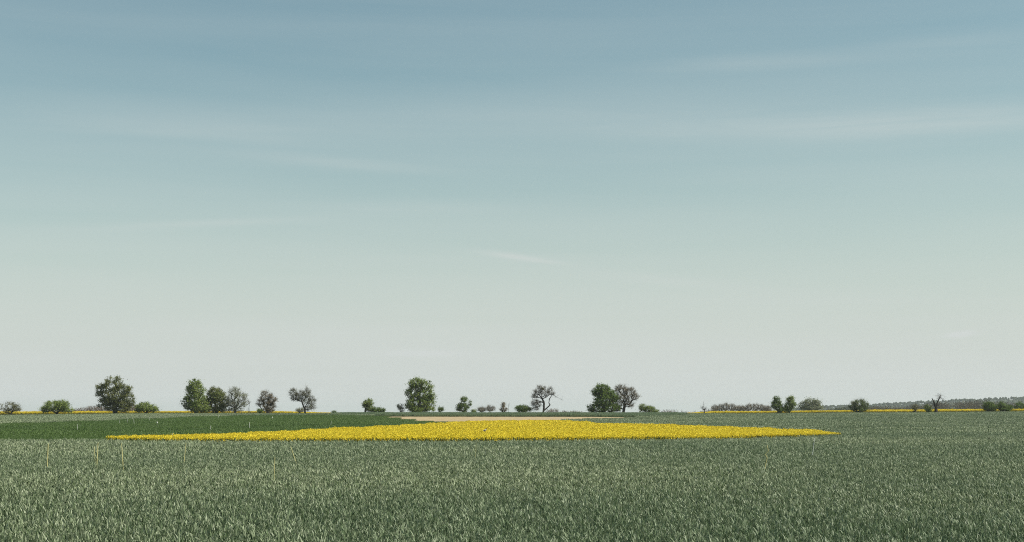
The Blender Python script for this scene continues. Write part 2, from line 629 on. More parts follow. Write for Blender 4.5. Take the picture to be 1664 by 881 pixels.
def tufts(size, plants, per, h0, h1, length, width, spread, segs=3, lean=(0.0, 0.9), curl=1.3, low=0):
    """tile of separate plants: each a tuft of leaves with its own height, dark gaps between"""
    n = int(size * size * plants)
    # rows as drilled, jittered
    cx = rng.uniform(-size / 2, size / 2, n)
    cy_ = rng.uniform(-size / 2, size / 2, n)
    ph = rng.uniform(h0, h1, n)
    pt = rng.normal(0, 0.17, n)
    V, fs, tn = blades(1.0, n * per, 0.0, 1e-4, length, width, segs, lean, curl)
    nv = 2 * segs + 1
    V = V.reshape(n * per, nv, 3)
    V[:, :, :2] -= V[:, :1, :2]
    k = np.repeat(np.arange(n), per)
    off = np.stack([cx[k] + rng.normal(0, spread, n * per), cy_[k] + rng.normal(0, spread, n * per),
                    ph[k] * rng.uniform(0.55, 1.0, n * per)], -1)
    V += off[:, None, :]
    tn = np.clip(tn + np.tile(pt[k], segs), 0, 1)
    V = V.reshape(-1, 3)
    if low:
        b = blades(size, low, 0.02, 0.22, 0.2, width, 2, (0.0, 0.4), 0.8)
        o = len(V)
        if segs > 1:
            fs = [np.concatenate([fs[0], b[1][0] + o]), np.concatenate([fs[1], b[1][1] + o])]
            nq, nb = len(fs[0]) - len(b[1][0]), len(b[1][0])
            tn = np.concatenate([tn[:nq], b[2][:nb] * 0.2, tn[nq:], b[2][nb:] * 0.2])  # low leaves darkened: shade between the plants is put into their tone
        V = np.concatenate([V, b[0]])
    return V, fs, tn


C_WN = tile_coll('wheat_near', lambda: tufts(1.0, 100, 7, 0.20, 0.42, 0.098, 0.0175, 0.024, low=110, lean=(0.0, 0.7)), 12, M_WHEAT)
C_WM = tile_coll('wheat_mid', lambda: tufts(2.0, 42, 7, 0.20, 0.42, 0.125, 0.027, 0.040, segs=2, low=50), 10, M_WHEAT)
C_WF = tile_coll('wheat_far', lambda: tufts(4.0, 18, 7, 0.22, 0.41, 0.17, 0.055, 0.08, segs=2, low=20), 8, M_WHEAT)
wheat_field(C_WN, 1.0, 7, 53, 0)
wheat_field(C_WM, 2.0, 53, 117, 1)
wheat_field(C_WF, 4.0, 117, 347, 2)

# --- greener low crop on the left
C_GM = tile_coll('green_mid', lambda: blades(2.0, 260, 0.08, 0.24, 0.17, 0.026, 2, (0.0, 0.6), 1.0), 6, M_GREEN)
C_GF = tile_coll('green_far', lambda: blades(4.0, 90, 0.08, 0.24, 0.19, 0.05, 2, (0.0, 0.6), 1.0), 6, M_GREEN)
for i, (c_, s_, a_, b_) in enumerate([(C_GM, 2.0, 60, 116), (C_GF, 4.0, 116, 348)]):
    x, y = tile_grid(s_, a_, b_)
    m = inpoly(x, y, P_GREEN) & ~inpoly(x, y, P_RAPE) & ~inpoly(x, y, P_SOIL) & ~inpoly(x, y, P_RYE)
    x, y = x[m], y[m]
    # drill lines run with the edge of the field
    q = y * 1.0 + x * 0.25
    tint = np.clip(0.35 + 0.9 * (smooth_noise(x * 0.12, q, 9, 8) - 0.5) + 0.5 * (smooth_noise(x * 0.05, q, 3.4, 9) - 0.5), 0, 1)
    tk = track(x, y, T4, s_ * .55) | track(x, y, T5, s_ * .55) | track(x, y, T6, s_ * .5)
    crop_field('young_crop', ['deep green low cereal crop just behind the wheat on the left',
                              'deep green low cereal crop rising towards the trees on the left'][i], 'crop', x, y, c_,
               np.where(tk, 0.62, 0.95 + 0.1 * rng.random(len(x))), np.where(tk, 1.0, tint))

# --- rye strip at the crest
C_RY = tile_coll('rye', lambda: blades(2.0, 170, 0.05, 0.42, 0.34, 0.05, 2, (0.0, 0.25), 0.4), 6, M_RYE)
x, y = tile_grid(2.0, 250, 348)
m = inpoly(x, y, P_RYE) & ~inpoly(x, y, P_SOIL)
x, y = x[m], y[m]
crop_field('rye', 'tall green rye strip standing along the far edge of the bare tan soil', 'rye', x, y, C_RY,
           0.9 + 0.25 * smooth_noise(x, y, 3.0, 21), smooth_noise(x, y, 6, 12))


# --- oilseed rape in flower
def rape_tile(size, dens, fl, fsz, height):
    n = int(size * size * dens)
    px = rng.uniform(-size / 2, size / 2, n)
    py = rng.uniform(-size / 2, size / 2, n)
    hh = height * rng.normal(1.0, 0.07, n)
    # stems: slim crossed ribbons with leaves
    V, Q, tn, mi = [], [], [], []
    w = 0.02
    a = rng.uniform(0, math.pi, n)
    dx, dy = np.cos(a) * w, np.sin(a) * w
    sv = np.stack([np.stack([px - dx, py - dy, 0 * hh], -1), np.stack([px + dx, py + dy, 0 * hh], -1),
                   np.stack([px + dx, py + dy, hh * .9], -1), np.stack([px - dx, py - dy, hh * .9], -1)], 1).reshape(-1, 3)
    V.append(sv)
    Q.append(np.arange(n * 4).reshape(-1, 4))
    tn.append(rng.random(n))
    mi.append(np.ones(n, np.int32))
    off = n * 4

    def cards(cx, cy, cz, sz, up):
        k = len(cx)
        nrm = rng.normal(0, 1, (k, 3))
        nrm[:, 2] += up
        nrm /= np.linalg.norm(nrm, axis=1)[:, None]
        t = np.cross(nrm, rng.normal(0, 1, (k, 3)))
        t /= np.linalg.norm(t, axis=1)[:, None]
        b = np.cross(nrm, t)
        c = np.stack([cx, cy, cz], -1)
        s = (sz * rng.uniform(0.6, 1.3, k))[:, None]
        return np.stack([c - t * s, c - b * s * .8, c + t * s, c + b * s * .8], 1).reshape(-1, 3)
    lv = cards(np.repeat(px, 3) + rng.normal(0, .06, 3 * n), np.repeat(py, 3) + rng.normal(0, .06, 3 * n),
               np.repeat(hh, 3) * rng.uniform(0.15, 0.7, 3 * n), 0.07, 0.5)
    V.append(lv)
    Q.append(np.arange(3 * n * 4).reshape(-1, 4) + off)
    tn.append(rng.random(3 * n))
    mi.append(np.ones(3 * n, np.int32))
    off += 3 * n * 4
    k = n * fl
    g = rng.random(k)
    fv = cards(np.repeat(px, fl) + rng.normal(0, .075, k), np.repeat(py, fl) + rng.normal(0, .075, k),
               np.repeat(hh, fl) * (1.05 - 0.55 * g ** 1.6), fsz, 0.8)
    V.append(fv)
    Q.append(np.arange(k * 4).reshape(-1, 4) + off)
    tn.append(np.clip(rng.normal(.55, .3, k), 0, 1))
    mi.append(np.zeros(k, np.int32))
    me = new_mesh('rape', np.concatenate(V), np.concatenate(Q), M_PETAL, np.concatenate(tn))
    me.materials.append(M_RSTEM)
    me.polygons.foreach_set('material_index', np.concatenate(mi))
    return (me,)


C_RM = tile_coll('rape_mid', lambda: rape_tile(1.0, 60, 12, 0.031, 0.58), 10, None)
C_RF = tile_coll('rape_far', lambda: rape_tile(2.0, 26, 9, 0.055, 0.60), 8, None)
for i, (c_, s_, a_, b_) in enumerate([(C_RM, 1.0, 70, 122), (C_RF, 2.0, 122, 292)]):
    x, y = tile_grid(s_, a_, b_)
    m = inpoly(x, y, P_RAPE)
    x, y = x[m], y[m]
    tint = np.clip(0.9 * smooth_noise(x, y * 0.8, 11, 31), 0, 1)
    crop_field('oilseed_rape', ['bright yellow flowering rape along the near edge of the long field',
                                'bright yellow flowering rape in the back half of the long field'][i], 'rape', x, y, c_,
               (0.93 + 0.14 * smooth_noise(x, y, 4, 32)) *
               (0.89 + 0.11 * np.clip(np.minimum((832 + 2322 * x / y - 150) / 330.0, (1372 - 832 - 2322 * x / y) / 260.0), 0, 1)), tint)
C_RB = tile_coll('rape_back', lambda: rape_tile(3.0, 22, 8, 0.065, 1.0), 6, None)
yy = np.arange(363, 425, 3.0)
for i in range(2):
    pts = []
    for v in yy:
        lo, hi = [(-260, 585), (1088, 2000)][i]
        xx = np.arange((lo - 832) / 2322 * v, (hi - 832) / 2322 * v, 3.0)
        pts.append(np.stack([xx, np.full(len(xx), v)], -1))
    pts = np.concatenate(pts)
    x, y = pts[:, 0], pts[:, 1]
    u = 832 + 2322 * x / y
    hs = np.ones(len(x))
    if i == 0:
        hs = 1.0 - 0.45 * sstep(440, 585, u)
    else:
        hs = 0.55 + 0.45 * sstep(1085, 1180, u)
    crop_field('oilseed_rape', ['distant band of yellow rape behind the left row of trees',
                                'distant band of yellow rape behind the right row of trees'][i], 'rape', x, y, C_RB,
               hs * (0.82 + 0.22 * smooth_noise(x, y, 6, 34)), smooth_noise(x, y, 9, 33))

# verge grass under the hedge row
M_VERGE = leaf_mat('verge_grass', [(0.05, 0.075, 0.03), (0.10, 0.12, 0.05), (0.19, 0.17, 0.09)], rough=0.7, trans=0.3, spec=0.1)
C_VG = tile_coll('verge', lambda: blades(3.0, 50, 0.0, 0.08, 0.42, 0.06, 2, (0.0, 0.5), 0.6), 5, M_VERGE)
x, y = tile_grid(3.0, 348, 362, half=0.44)
crop_field('verge_grass', 'rough grass verge under the row of trees', 'grass', x, y, C_VG, 0.7 + 0.7 * rng.random(len(x)))


# ------------------------------------------------------------------ trees
def tubes(P, Q_, r0, r1, sides=5):
    """tapering tubes from P to Q_ (arrays)"""
    n = len(P)
    d = Q_ - P
    L = np.linalg.norm(d, axis=1)[:, None] + 1e-9
    d = d / L
    ref = np.where(np.abs(d[:, 2:3]) > 0.9, np.array([[1.0, 0, 0]]), np.array([[0, 0, 1.0]]))
    a = np.cross(d, ref)
    a /= np.linalg.norm(a, axis=1)[:, None] + 1e-9
    b = np.cross(d, a)
    vs = []
    for end, r in ((P, r0), (Q_ + d * 0.02, r1)):
        for k in range(sides):
            t = 2 * math.pi * k / sides
            vs.append(end + (a * math.cos(t) + b * math.sin(t)) * r[:, None])
    V = np.stack(vs, 1).reshape(-1, 3)
    o = np.arange(n)[:, None] * sides * 2
    q = []
    for k in range(sides):
        k2 = (k + 1) % sides
        q.append(np.concatenate([o + k, o + k2, o + sides + k2, o + sides + k], 1))
    return V, np.concatenate(q)


def leaf_cards(c, sz, outward=None, up=0.5, aspect=0.6):
    k = len(c)
    nrm = rng.normal(0, 1, (k, 3))
    nrm[:, 2] += up
    if outward is not None:
        nrm += outward
    nrm /= np.linalg.norm(nrm, axis=1)[:, None]
    t = np.cross(nrm, rng.normal(0, 1, (k, 3)))
    t /= np.linalg.norm(t, axis=1)[:, None]
    b = np.cross(nrm, t)
    s = (sz * rng.uniform(0.55, 1.35, k))[:, None]
    V = np.stack([c - t * s, c - b * s * aspect, c + t * s, c + b * s * aspect], 1).reshape(-1, 3)
    return V, np.arange(4 * k).reshape(-1, 4)


def skeleton(path, tips, r_tip, gnarl=0.12, droop=0.0):
    """grow limbs from the trunk path out to every tip; returns nodes, parents, radii"""
    nodes = [np.array(p, float) for p in path]
    par = [-1] + list(range(len(path) - 1))
    order = np.argsort([np.linalg.norm(t - nodes[-1]) + 0.3 * t[2] for t in tips])
    endn = []
    for i in order:
        t = np.array(tips[i], float)
        A = np.array(nodes)
        d = np.linalg.norm(A - t, axis=1)
        pen = np.clip(A[:, 2] - t[2] + 0.3, 0, None) * 1.2
        d = d + pen
        d[:max(1, len(path) // 3)] += 1.5
        j = int(np.argmin(d))
        p = nodes[j]
        L = np.linalg.norm(t - p)
        k = max(1, int(round(L / 0.9)))
        last = j
        side = rng.normal(0, gnarl * L, 3)
        for s in range(1, k + 1):
            f = s / k
            q = p + (t - p) * f + side * math.sin(f * math.pi) + np.array([0, 0, 0.12 * L * math.sin(f * math.pi)])
            nodes.append(q)
            par.append(last)
            last = len(nodes) - 1
        endn.append(last)
    n = len(nodes)
    cnt = np.zeros(n)
    for e in endn:
        cnt[e] += 1
    cnt[0] += 0
    for i in range(n - 1, 0, -1):
        cnt[par[i]] += max(cnt[i], 0.3)
    rad = r_tip * np.maximum(cnt, 0.6) ** 0.5
    return np.array(nodes), np.array(par), rad


LEAFM = {}


def lm(key, cols, trans=0.3):
    if key not in LEAFM:
        LEAFM[key] = leaf_mat(key, cols, rough=0.6, trans=trans, spec=0.15)
    return LEAFM[key]


def K_dark():
    return lm('leaf_deep_green', [(0.052, 0.087, 0.020), (0.113, 0.178, 0.038), (0.218, 0.298, 0.062)])


def K_mid():
    return lm('leaf_mid_green', [(0.080, 0.121, 0.029), (0.189, 0.255, 0.061), (0.348, 0.402, 0.109)])


def K_olive():
    return lm('leaf_olive', [(0.079, 0.085, 0.039), (0.176, 0.180, 0.083), (0.308, 0.294, 0.143)])


def K_olgreen():
    return lm('leaf_olive_green', [(0.076, 0.095, 0.028), (0.156, 0.177, 0.052), (0.260, 0.275, 0.088)])


def K_pale():
    return lm('leaf_pale', [(0.135, 0.155, 0.081), (0.236, 0.257, 0.149), (0.365, 0.378, 0.250)])


def K_brown():
    return lm('leaf_brown_bud', [(0.152, 0.117, 0.072), (0.244, 0.196, 0.117), (0.366, 0.295, 0.182)])


def K_blossom():
    return lm('blossom', [(0.40, 0.34, 0.28), (0.55, 0.49, 0.42), (0.70, 0.64, 0.56)])


def plant(name, label, cat, px, ybase, dist, blobs, clumps, leaves, lsize, cr, mat, trunk=None, bark=None, r_tip=0.02,
          twigs=6, twig_len=0.5, twig_r=0.008, extra=None, group=None, min_leaf_z=0.05, gnarl=0.1, flat=1.0,
          stem_name='trunk', shell=0.5, depth=0.9, base_z=None, tips_px=None):
    """a tree or shrub. blobs: (dx, dy, rx, ry) in photograph pixels from the foot, dy upwards"""
    m = dist / 2334.0                                   # metres per photograph pixel at that distance
    p0 = at(px, ybase, dist)
    gz = float(ground(p0.x, p0.y)) if base_z is None else base_z
    lift = p0.z - gz                                    # part of the tree that stands hidden behind the crop
    root = bpy.data.objects.new(name, None)
    scene.collection.objects.link(root)
    root.location = (p0.x, p0.y, gz)
    root.empty_display_size = 0.5
    tag(root, label, cat, group)
    bl = [(a * m, b * m + lift, c * m, d * m) for a, b, c, d in blobs]
    vol = np.array([c * d for _, _, c, d in bl])
    vol = vol / vol.sum()
    tips = []
    tries = 0
    mind = cr * 0.55
    clumps = int(clumps * 1.25)
    while len(tips) < clumps and tries < clumps * 30:
        tries += 1
        k = rng.choice(len(bl), p=vol)
        v = rng.normal(0, 1, 3)
        v /= np.linalg.norm(v)
        v *= rng.uniform(shell ** 3, 1) ** (1 / 3)
        a, b, c, d = bl[k]
        q = np.array([a + v[0] * max(c - cr * .3, 0.1), v[1] * max(c * depth - cr * .3, 0.1), b + v[2] * max(d - cr * .3, 0.1)])
        if q[2] < min_leaf_z + 0.1:
            continue
        if tips and tries < clumps * 15 and np.min(np.linalg.norm(np.array(tips) - q, axis=1)) < mind:
            continue
        tips.append(q)
    tips = np.array(tips)
    if trunk is None:
        zt = 0.35 * tips[:, 2].max()
        trunk = [(0, 0, -0.1), (0.05, 0, zt * .5), (0, 0.03, zt)]
        tr = trunk
    else:
        tr = [(a * m, e * m, b * m + (lift if b > 0 else -0.1)) for a, e, b in trunk]
    nodes, par, rad = skeleton(tr, tips, r_tip, gnarl)
    if tips_px:
        pass
    kids = np.arange(1, len(nodes))
    ends = np.zeros(len(nodes), bool)
    P, Q_ = nodes[par[kids]], nodes[kids]
    rp = np.minimum(rad[par[kids]], rad[kids] * 1.35)
    V1, F1 = tubes(P, Q_, rp, rad[kids], 5)
    # flare at the foot
    parts = [(V1, F1)]
    if twigs:
        nt = len(tips) * twigs
        c = np.repeat(tips, twigs, 0)
        dirs = rng.normal(0, 1, (nt, 3))
        ctr = np.array([0, 0, tips[:, 2].mean() * .6])
        dirs += 1.0 * (c - ctr) / (np.linalg.norm(c - ctr, axis=1)[:, None] + 1e-6)
        dirs[:, 2] += 0.3
        dirs /= np.linalg.norm(dirs, axis=1)[:, None]
        L = twig_len * rng.uniform(0.4, 1.3, nt)[:, None]
        mid = c + dirs * L * .5 + rng.normal(0, .06, (nt, 3)) * twig_len
        e = c + dirs * L + rng.normal(0, .12, (nt, 3)) * twig_len
        r = np.full(nt, twig_r)
        tw_a, tw_b = c.copy(), e.copy()
        parts.append(tubes(c, mid, r * 1.4, r, 3))
        parts.append(tubes(mid, e, r, r * .5, 3))
        # side twigs
        e2 = mid + (dirs + rng.normal(0, .8, (nt, 3))) * L * .5
        parts.append(tubes(mid, e2, r * .9, r * .4, 3))
    off = 0
    VV, FF = [], []
    for v, f in parts:
        VV.append(v)
        FF.append(f + off)
        off += len(v)
    VV = np.concatenate(VV)
    tm = new_mesh(stem_name, VV, np.concatenate(FF), bark or M_BARK, smooth=True)
    tm.materials.append(M_TWIG)
    mi_ = np.zeros(len(tm.polygons), np.int32)
    mi_[len(F1):] = 1
    tm.polygons.foreach_set('material_index', mi_)
    link(stem_name, tm, root)
    if leaves:
        k = len(tips) * leaves
        c0 = np.repeat(tips, leaves, 0)
        cvar = np.repeat(rng.uniform(0.65, 1.35, len(tips)), leaves)[:, None]
        off_ = rng.normal(0, 1, (k, 3)) * cr * rng.uniform(0.35, 0.80, (k, 1)) * cvar
        off_[:, 2] *= 0.75 * flat
        c = c0 + off_
        if twigs:
            ti = rng.integers(0, len(tw_a), int(k * 0.3))
            f_ = rng.uniform(0.3, 1.05, (len(ti), 1))
            c[rng.choice(k, len(ti), replace=False)] = tw_a[ti] * (1 - f_) + tw_b[ti] * f_ + rng.normal(0, .05, (len(ti), 3))
        ctr = np.array([0, 0, tips[:, 2].mean()])
        outw = (c - ctr)
        outw = outw / (np.linalg.norm(outw, axis=1)[:, None] + 1e-6) * 0.7
        ok = c[:, 2] > min_leaf_z
        c, outw = c[ok], outw[ok]
        ct = np.repeat(rng.normal(0.5, 0.16, len(tips)), leaves)[ok]
        tone = np.clip(ct + rng.normal(0, 0.18, len(c)), 0, 1)
        V2, F2 = leaf_cards(c, lsize, outw)
        link('crown', new_mesh('crown', V2, F2, mat, tone), root)
        if extra:
            nm, frac, emat, esz, blobsel = extra
            ax, az_, arx, arz = [q * m for q in blobsel]
            sel = ((c[:, 0] - ax) / arx) ** 2 + ((c[:, 2] - lift - az_) / arz) ** 2 < 1
            cc = c[sel]
            if len(cc):
                cc = cc[rng.random(len(cc)) < frac] + rng.normal(0, .08, (int(0) or 1, 3))
                V3, F3 = leaf_cards(cc, esz)
                link(nm, new_mesh(nm, V3, F3, emat, rng.random(len(cc))), root)
    return root, m, lift


D0 = 352.0
# leftmost group
plant('shrub', 'dark thin shrub cut by the left edge of the picture', 'shrub', -3, 673, D0 - 2,
      [(0, 9, 8, 10), (-8, 8, 10, 10)], 40, 36, .09, .45, K_olive(), twigs=5)
plant('shrub', 'loose grey-green shrub second from the left edge, before a gap showing yellow', 'shrub', 18, 673, D0 - 1,
      [(-2, 11, 12, 10), (7, 9, 9, 8), (-6, 6, 8, 6)], 62, 42, .085, .5, K_olive(), twigs=6, twig_len=.6)
plant('bush', 'dense rounded green bush left of the tallest spreading tree', 'bush', 92, 672, D0,
      [(-4, 12, 19, 10), (8, 12, 14, 10), (-18, 6, 9, 6), (18, 5, 11, 5)], 150, 75, .10, .6, K_mid(), twigs=3)
# 4 big spreading tree
plant('spreading_tree', 'tall spreading loose-crowned tree with thick dark trunk near the left', 'tree', 187, 671, D0 + 2,
      [(-4, 46, 17, 14), (-22, 40, 11, 9), (16, 40, 12, 10), (0, 28, 22, 12), (20, 25, 12, 9), (-16, 18, 12, 7),
       (14, 14, 18, 7), (-26, 30, 6, 8), (-20, 12, 12, 4), (12, 7, 18, 6), (-6, 10, 12, 7), (24, 16, 8, 8)],
      250, 74, .115, .62, K_olgreen(), trunk=[(0, 0, 0), (-1, 0, 6), (-2, 0, 14), (-3, 1, 24)], r_tip=.036, twigs=7,
      twig_len=.7, twig_r=.012)
plant('bush', 'low green dome-shaped bush right of the tallest spreading tree', 'bush', 238, 671, D0,
      [(-2, 9, 16, 8.5), (10, 6, 10, 6), (-12, 5, 8, 5)], 95, 70, .10, .55, K_mid(), twigs=4)
# 6-8 trio
plant('leafy_tree', 'tall dense green tree leafy down to the ground, left of a group of three', 'tree', 318, 671, D0 + 1,
      [(-3, 46, 11, 10), (2, 36, 15, 12), (-2, 22, 20, 14), (4, 10, 21, 10), (-14, 14, 9, 12), (-8, 38, 9, 10), (12, 6, 14, 6)],
      260, 70, .11, .58, K_mid(), twigs=4, r_tip=.03)
plant('leafy_tree', 'olive-brown topped tree in the middle of the group of three', 'tree', 351, 671, D0 + 3,
      [(-2, 34, 12, 10), (4, 26, 14, 11), (0, 12, 15, 10), (-9, 27, 8, 10), (0, 5, 18, 5), (12, 14, 8, 8), (-12, 16, 7, 10)], 190, 66, .105, .55, K_olgreen(), twigs=5,
      r_tip=.03, extra=('leafy_patch', .5, K_mid(), .11, (2, 26, 12, 9)))
plant('airy_tree', 'pale airy tree with slim stem, right of the group of three', 'tree', 382, 671, D0 + 1,
      [(-2, 33, 11, 9), (8, 26, 12, 9), (-8, 22, 9, 9), (10, 15, 10, 7), (-2, 16, 12, 7), (-10, 8, 7, 7), (2, 5, 14, 4.5), (-12, 17, 6, 7)], 150, 36, .085, .55,
      K_pale(), trunk=[(0, 0, 0), (0, 0, 8), (-1, 0, 16)], bark=M_BARK_PALE, twigs=7, twig_len=.7, r_tip=.024)
plant('sapling', 'small bare sapling in the yellow gap beside the pale airy tree', 'sapling', 404.5, 671, D0,
      [(0, 12, 3, 8), (0, 4, 5, 4)], 9, 12, .06, .3, K_olive(), trunk=[(0, 0, 0), (0, 0, 8), (.5, 0, 17)], twigs=6,
      twig_len=.6, r_tip=.014)
plant('twiggy_tree', 'grey-brown bushy tree thick with twigs and a dark multi-stemmed base', 'tree', 433, 671, D0,
      [(-2, 25, 12, 10), (8, 20, 9, 11), (-10, 16, 8, 8), (3, 10, 11, 9), (0, 4, 13, 4)], 125, 36, .075, .5, K_brown(),
      trunk=[(2, 0, 0), (2, 0, 6), (1, 0, 13)], twigs=9, twig_len=.75, r_tip=.03, twig_r=.012)
plant('bush', 'tiny dark bush at the left foot of the grey-brown twiggy tree', 'bush', 422, 671, D0 - 2,
      [(0, 3, 5, 3.5)], 16, 40, .09, .35, K_dark(), twigs=3)
plant('forked_tree', 'forked tree with wispy pale twigs and thin crown standing alone', 'tree', 495, 671, D0,
      [(-17, 32, 9, 8), (-10, 24, 8, 6), (2, 30, 8, 9), (-7, 30, 8, 7), (6, 8, 9, 5), (4, 20, 8, 9), (11, 18, 6, 9), (3, 37, 4, 5), (-18, 24, 6, 5),
       (12, 10, 6, 5)], 150, 22, .07, .5,
      K_pale(), trunk=[(1, 0, 0), (0, 0, 6), (-3, 0, 13), (-5, 0, 19)], twigs=10, twig_len=.7, r_tip=.017, twig_r=.012)
plant('bush', 'small dark bush leaning on the left foot of the forked wispy tree', 'bush', 487, 671, D0 - 2,
      [(0, 4, 7, 4.5)], 24, 26, .08, .4, K_olive(), twigs=6)
plant('bush', 'tiny dark bush alone in front of the thin left yellow band', 'bush', 542, 671.5, D0 - 2,
      [(0, 1.5, 5, 2.5)], 14, 30, .08, .3, K_dark(), twigs=3)
# small tree + bush
plant('small_tree', 'small round-headed tree with a short dark trunk, left of a low bush', 'tree', 597, 671, D0,
      [(1, 16, 10, 7), (-5, 13, 6, 5), (4, 8, 7, 7)], 66, 55, .09, .45, K_mid(), trunk=[(-4, 0, 0), (-3, 0, 6), (-1, 0, 11)],
      twigs=4, r_tip=.03)
plant('bush', 'low green bush with one bare upright twig, right of the small round-headed tree', 'bush', 614, 671, D0 - 1,
      [(-3, 5, 9, 4.5), (6, 4, 7, 3.5)], 46, 60, .09, .42, K_dark(), twigs=4)
plant('shrub', 'pale thin shrub touching the left side of the big dense tree', 'shrub', 650, 671, D0 + 1,
      [(0, 10, 6, 5), (2, 5, 6, 5)], 30, 26, .08, .4, K_pale(), twigs=6)
plant('leafy_tree', 'big dense dark green tree with square-shouldered crown in the centre', 'tree', 681, 671, D0 + 1,
      [(-5, 48, 14, 9), (10, 45, 13, 10), (-10, 34, 14, 12), (8, 30, 17, 13), (-3, 14, 21, 14), (17, 17, 11, 10),
       (2, 6, 25, 7), (20, 26, 6, 5)], 300, 70, .115, .6, K_mid(), twigs=4, r_tip=.032)
plant('bush', 'small dark bush just right of the big dense tree', 'bush', 716, 671, D0,
      [(0, 5, 5, 4.5)], 20, 45, .085, .38, K_dark(), twigs=5)
plant('leafy_tree', 'small ragged green tree with two uneven tops, right of the big dense tree', 'tree', 752, 671, D0,
      [(0, 8, 11, 8), (2, 22, 6, 6), (11, 16, 3.5, 6), (-5, 12, 6, 5)], 82, 55, .09, .4, K_dark(), twigs=6)
plant('bush', 'tiny low bush at the right foot of the ragged two-topped tree', 'bush', 770, 671, D0,
      [(0, 2.5, 5, 3)], 14, 36, .08, .32, K_mid(), twigs=3)
plant('shrub', 'upright narrow brown-green shrub left of a bare stick', 'shrub', 818, 670.5, D0,
      [(0, 11, 3.5, 6), (0, 5, 5.5, 5)], 34, 40, .075, .34, K_brown(), twigs=5)
plant('bare_sapling', 'thin bare stick of a sapling beside the narrow brown shrub', 'sapling', 827, 670.5, D0,
      [(0, 13, 1.5, 3)], 3, 0, .06, .2, K_brown(), trunk=[(-1, 0, 0), (-.5, 0, 7), (.5, 0, 15)], twigs=3, twig_len=.4,
      r_tip=.016)
plant('bush', 'dark low dome of a bush left of the gnarled bare tree', 'bush', 849, 670, D0,
      [(0, 6, 12, 6), (8, 4, 8, 4)], 66, 66, .09, .45, K_dark(), twigs=3)
# old fruit tree with mistletoe
r_, m_, l_ = plant('gnarled_tree', 'gnarled nearly bare tree with leaning limbs and a round mistletoe ball', 'tree', 884, 670, D0,
      [(-10, 34, 8, 6), (-14, 26, 7, 5), (2, 30, 9, 8), (-12, 14, 9, 8), (-14, 6, 7, 4), (14, 29, 5, 3), (-4, 40, 8, 3),
       (10, 36, 5, 4)], 150, 4, .05, .45, K_brown(),
      trunk=[(-2, 0, 0), (0, 0, 8), (0, 0, 16), (-3, 0, 22), (-9, 0, 30)], twigs=9, twig_len=.62, twig_r=.012, r_tip=.018,
      gnarl=.16)
# its leaning right limb
pts = np.array([(0, 0, 3), (6, 0, 8), (10, 0, 12), (8, 1, 15), (9, 1, 22), (14, 1, 29), (20, 2, 25), (29, 2, 21)], float) * m_
pts[:, 2] += l_
rad = np.array([.20, .17, .15, .11, .10, .08, .035, .015])
V_, F_ = tubes(pts[:-1], pts[1:], rad[:-1], rad[1:], 6)
tw0 = np.repeat(pts[4:], 12, 0) + rng.normal(0, .12, (48, 3))
tw1 = tw0 + rng.normal(0, .45, (48, 3)) + np.array([.1, 0, .05])
V2_, F2_ = tubes(tw0, tw1, np.full(48, .011), np.full(48, .005), 3)
link('limb', new_mesh('limb', np.concatenate([V_, V2_]), np.concatenate([F_, F2_ + len(V_)]), M_BARK, smooth=True), r_)
c = rng.normal(0, 1, (420, 3))
c /= np.linalg.norm(c, axis=1)[:, None]
c = c * rng.uniform(.1, .42, (420, 1)) + np.array([-2.0 * m_, 0, 38 * m_ + l_])
V_, F_ = leaf_cards(c, .075)
link('mistletoe', new_mesh('mistletoe', V_, F_, K_olive(), rng.random(420)), r_)
# centre right pair
plant('leafy_tree', 'dense dark green tree flaring to the ground, left of the brown twiggy tree', 'tree', 980, 671, D0,
      [(-1, 40, 13, 8), (2, 31, 18, 11), (3, 20, 20, 12), (-6, 8, 21, 8), (14, 8, 16, 8), (-19, 4, 10, 4), (-10, 34, 10, 8), (17, 26, 9, 10)],
      270, 72, .11, .58, K_dark(), twigs=4, r_tip=.03)
plant('twiggy_tree', 'brown nearly leafless tree with a stout black trunk, right of the dense dark tree', 'tree', 1014, 671.5, D0 + 1,
      [(-2, 38, 10, 8), (10, 33, 10, 9), (-9, 38, 6, 8), (18, 26, 8, 6), (-2, 24, 12, 9), (8, 14, 9, 6), (-8, 14, 7, 8), (-10, 6, 6, 5)],
      190, 20, .075, .5, K_brown(), trunk=[(-2, 0, 0), (0, 0, 6), (1, 0, 12), (2, 1, 20)], twigs=9, twig_len=.65, twig_r=.012,
      r_tip=.023)
plant('bush', 'green sloping bush right of the brown twiggy tree', 'bush', 1052, 671.5, D0,
      [(-6, 8, 8, 7), (3, 6, 10, 6), (11, 3, 8, 3)], 66, 62, .09, .45, K_mid(), twigs=5)
# dead stump
plant('dead_tree', 'slim dead tree stump with a broken top and few bare twigs', 'tree', 1144.5, 672, D0,
      [(-3, 8, 4, 3), (2, 8, 2.5, 3), (-1, 15, 1.5, 4)], 12, 0, .06, .25, K_brown(),
      trunk=[(0, 0, 0), (0, 0, 5), (-.5, 0, 11), (-1, 0, 19)], twigs=5, twig_len=.45, r_tip=.035, stem_name='trunk')
# twin trees
plant('leafy_tree', 'left one of two small dark trees joined at the foot', 'tree', 1264, 671.5, D0,
      [(-1, 21, 7, 7), (-5, 13, 7, 6), (2, 10, 7, 9), (6, 5, 8, 5)], 88, 60, .09, .42, K_dark(), twigs=5)
plant('leafy_tree', 'right one of two small dark trees joined at the foot', 'tree', 1283, 671.5, D0,
      [(2, 22, 6, 7), (4, 14, 7, 8), (-3, 11, 6, 7), (-4, 5, 7, 5)], 88, 58, .09, .42, K_mid(), twigs=6)
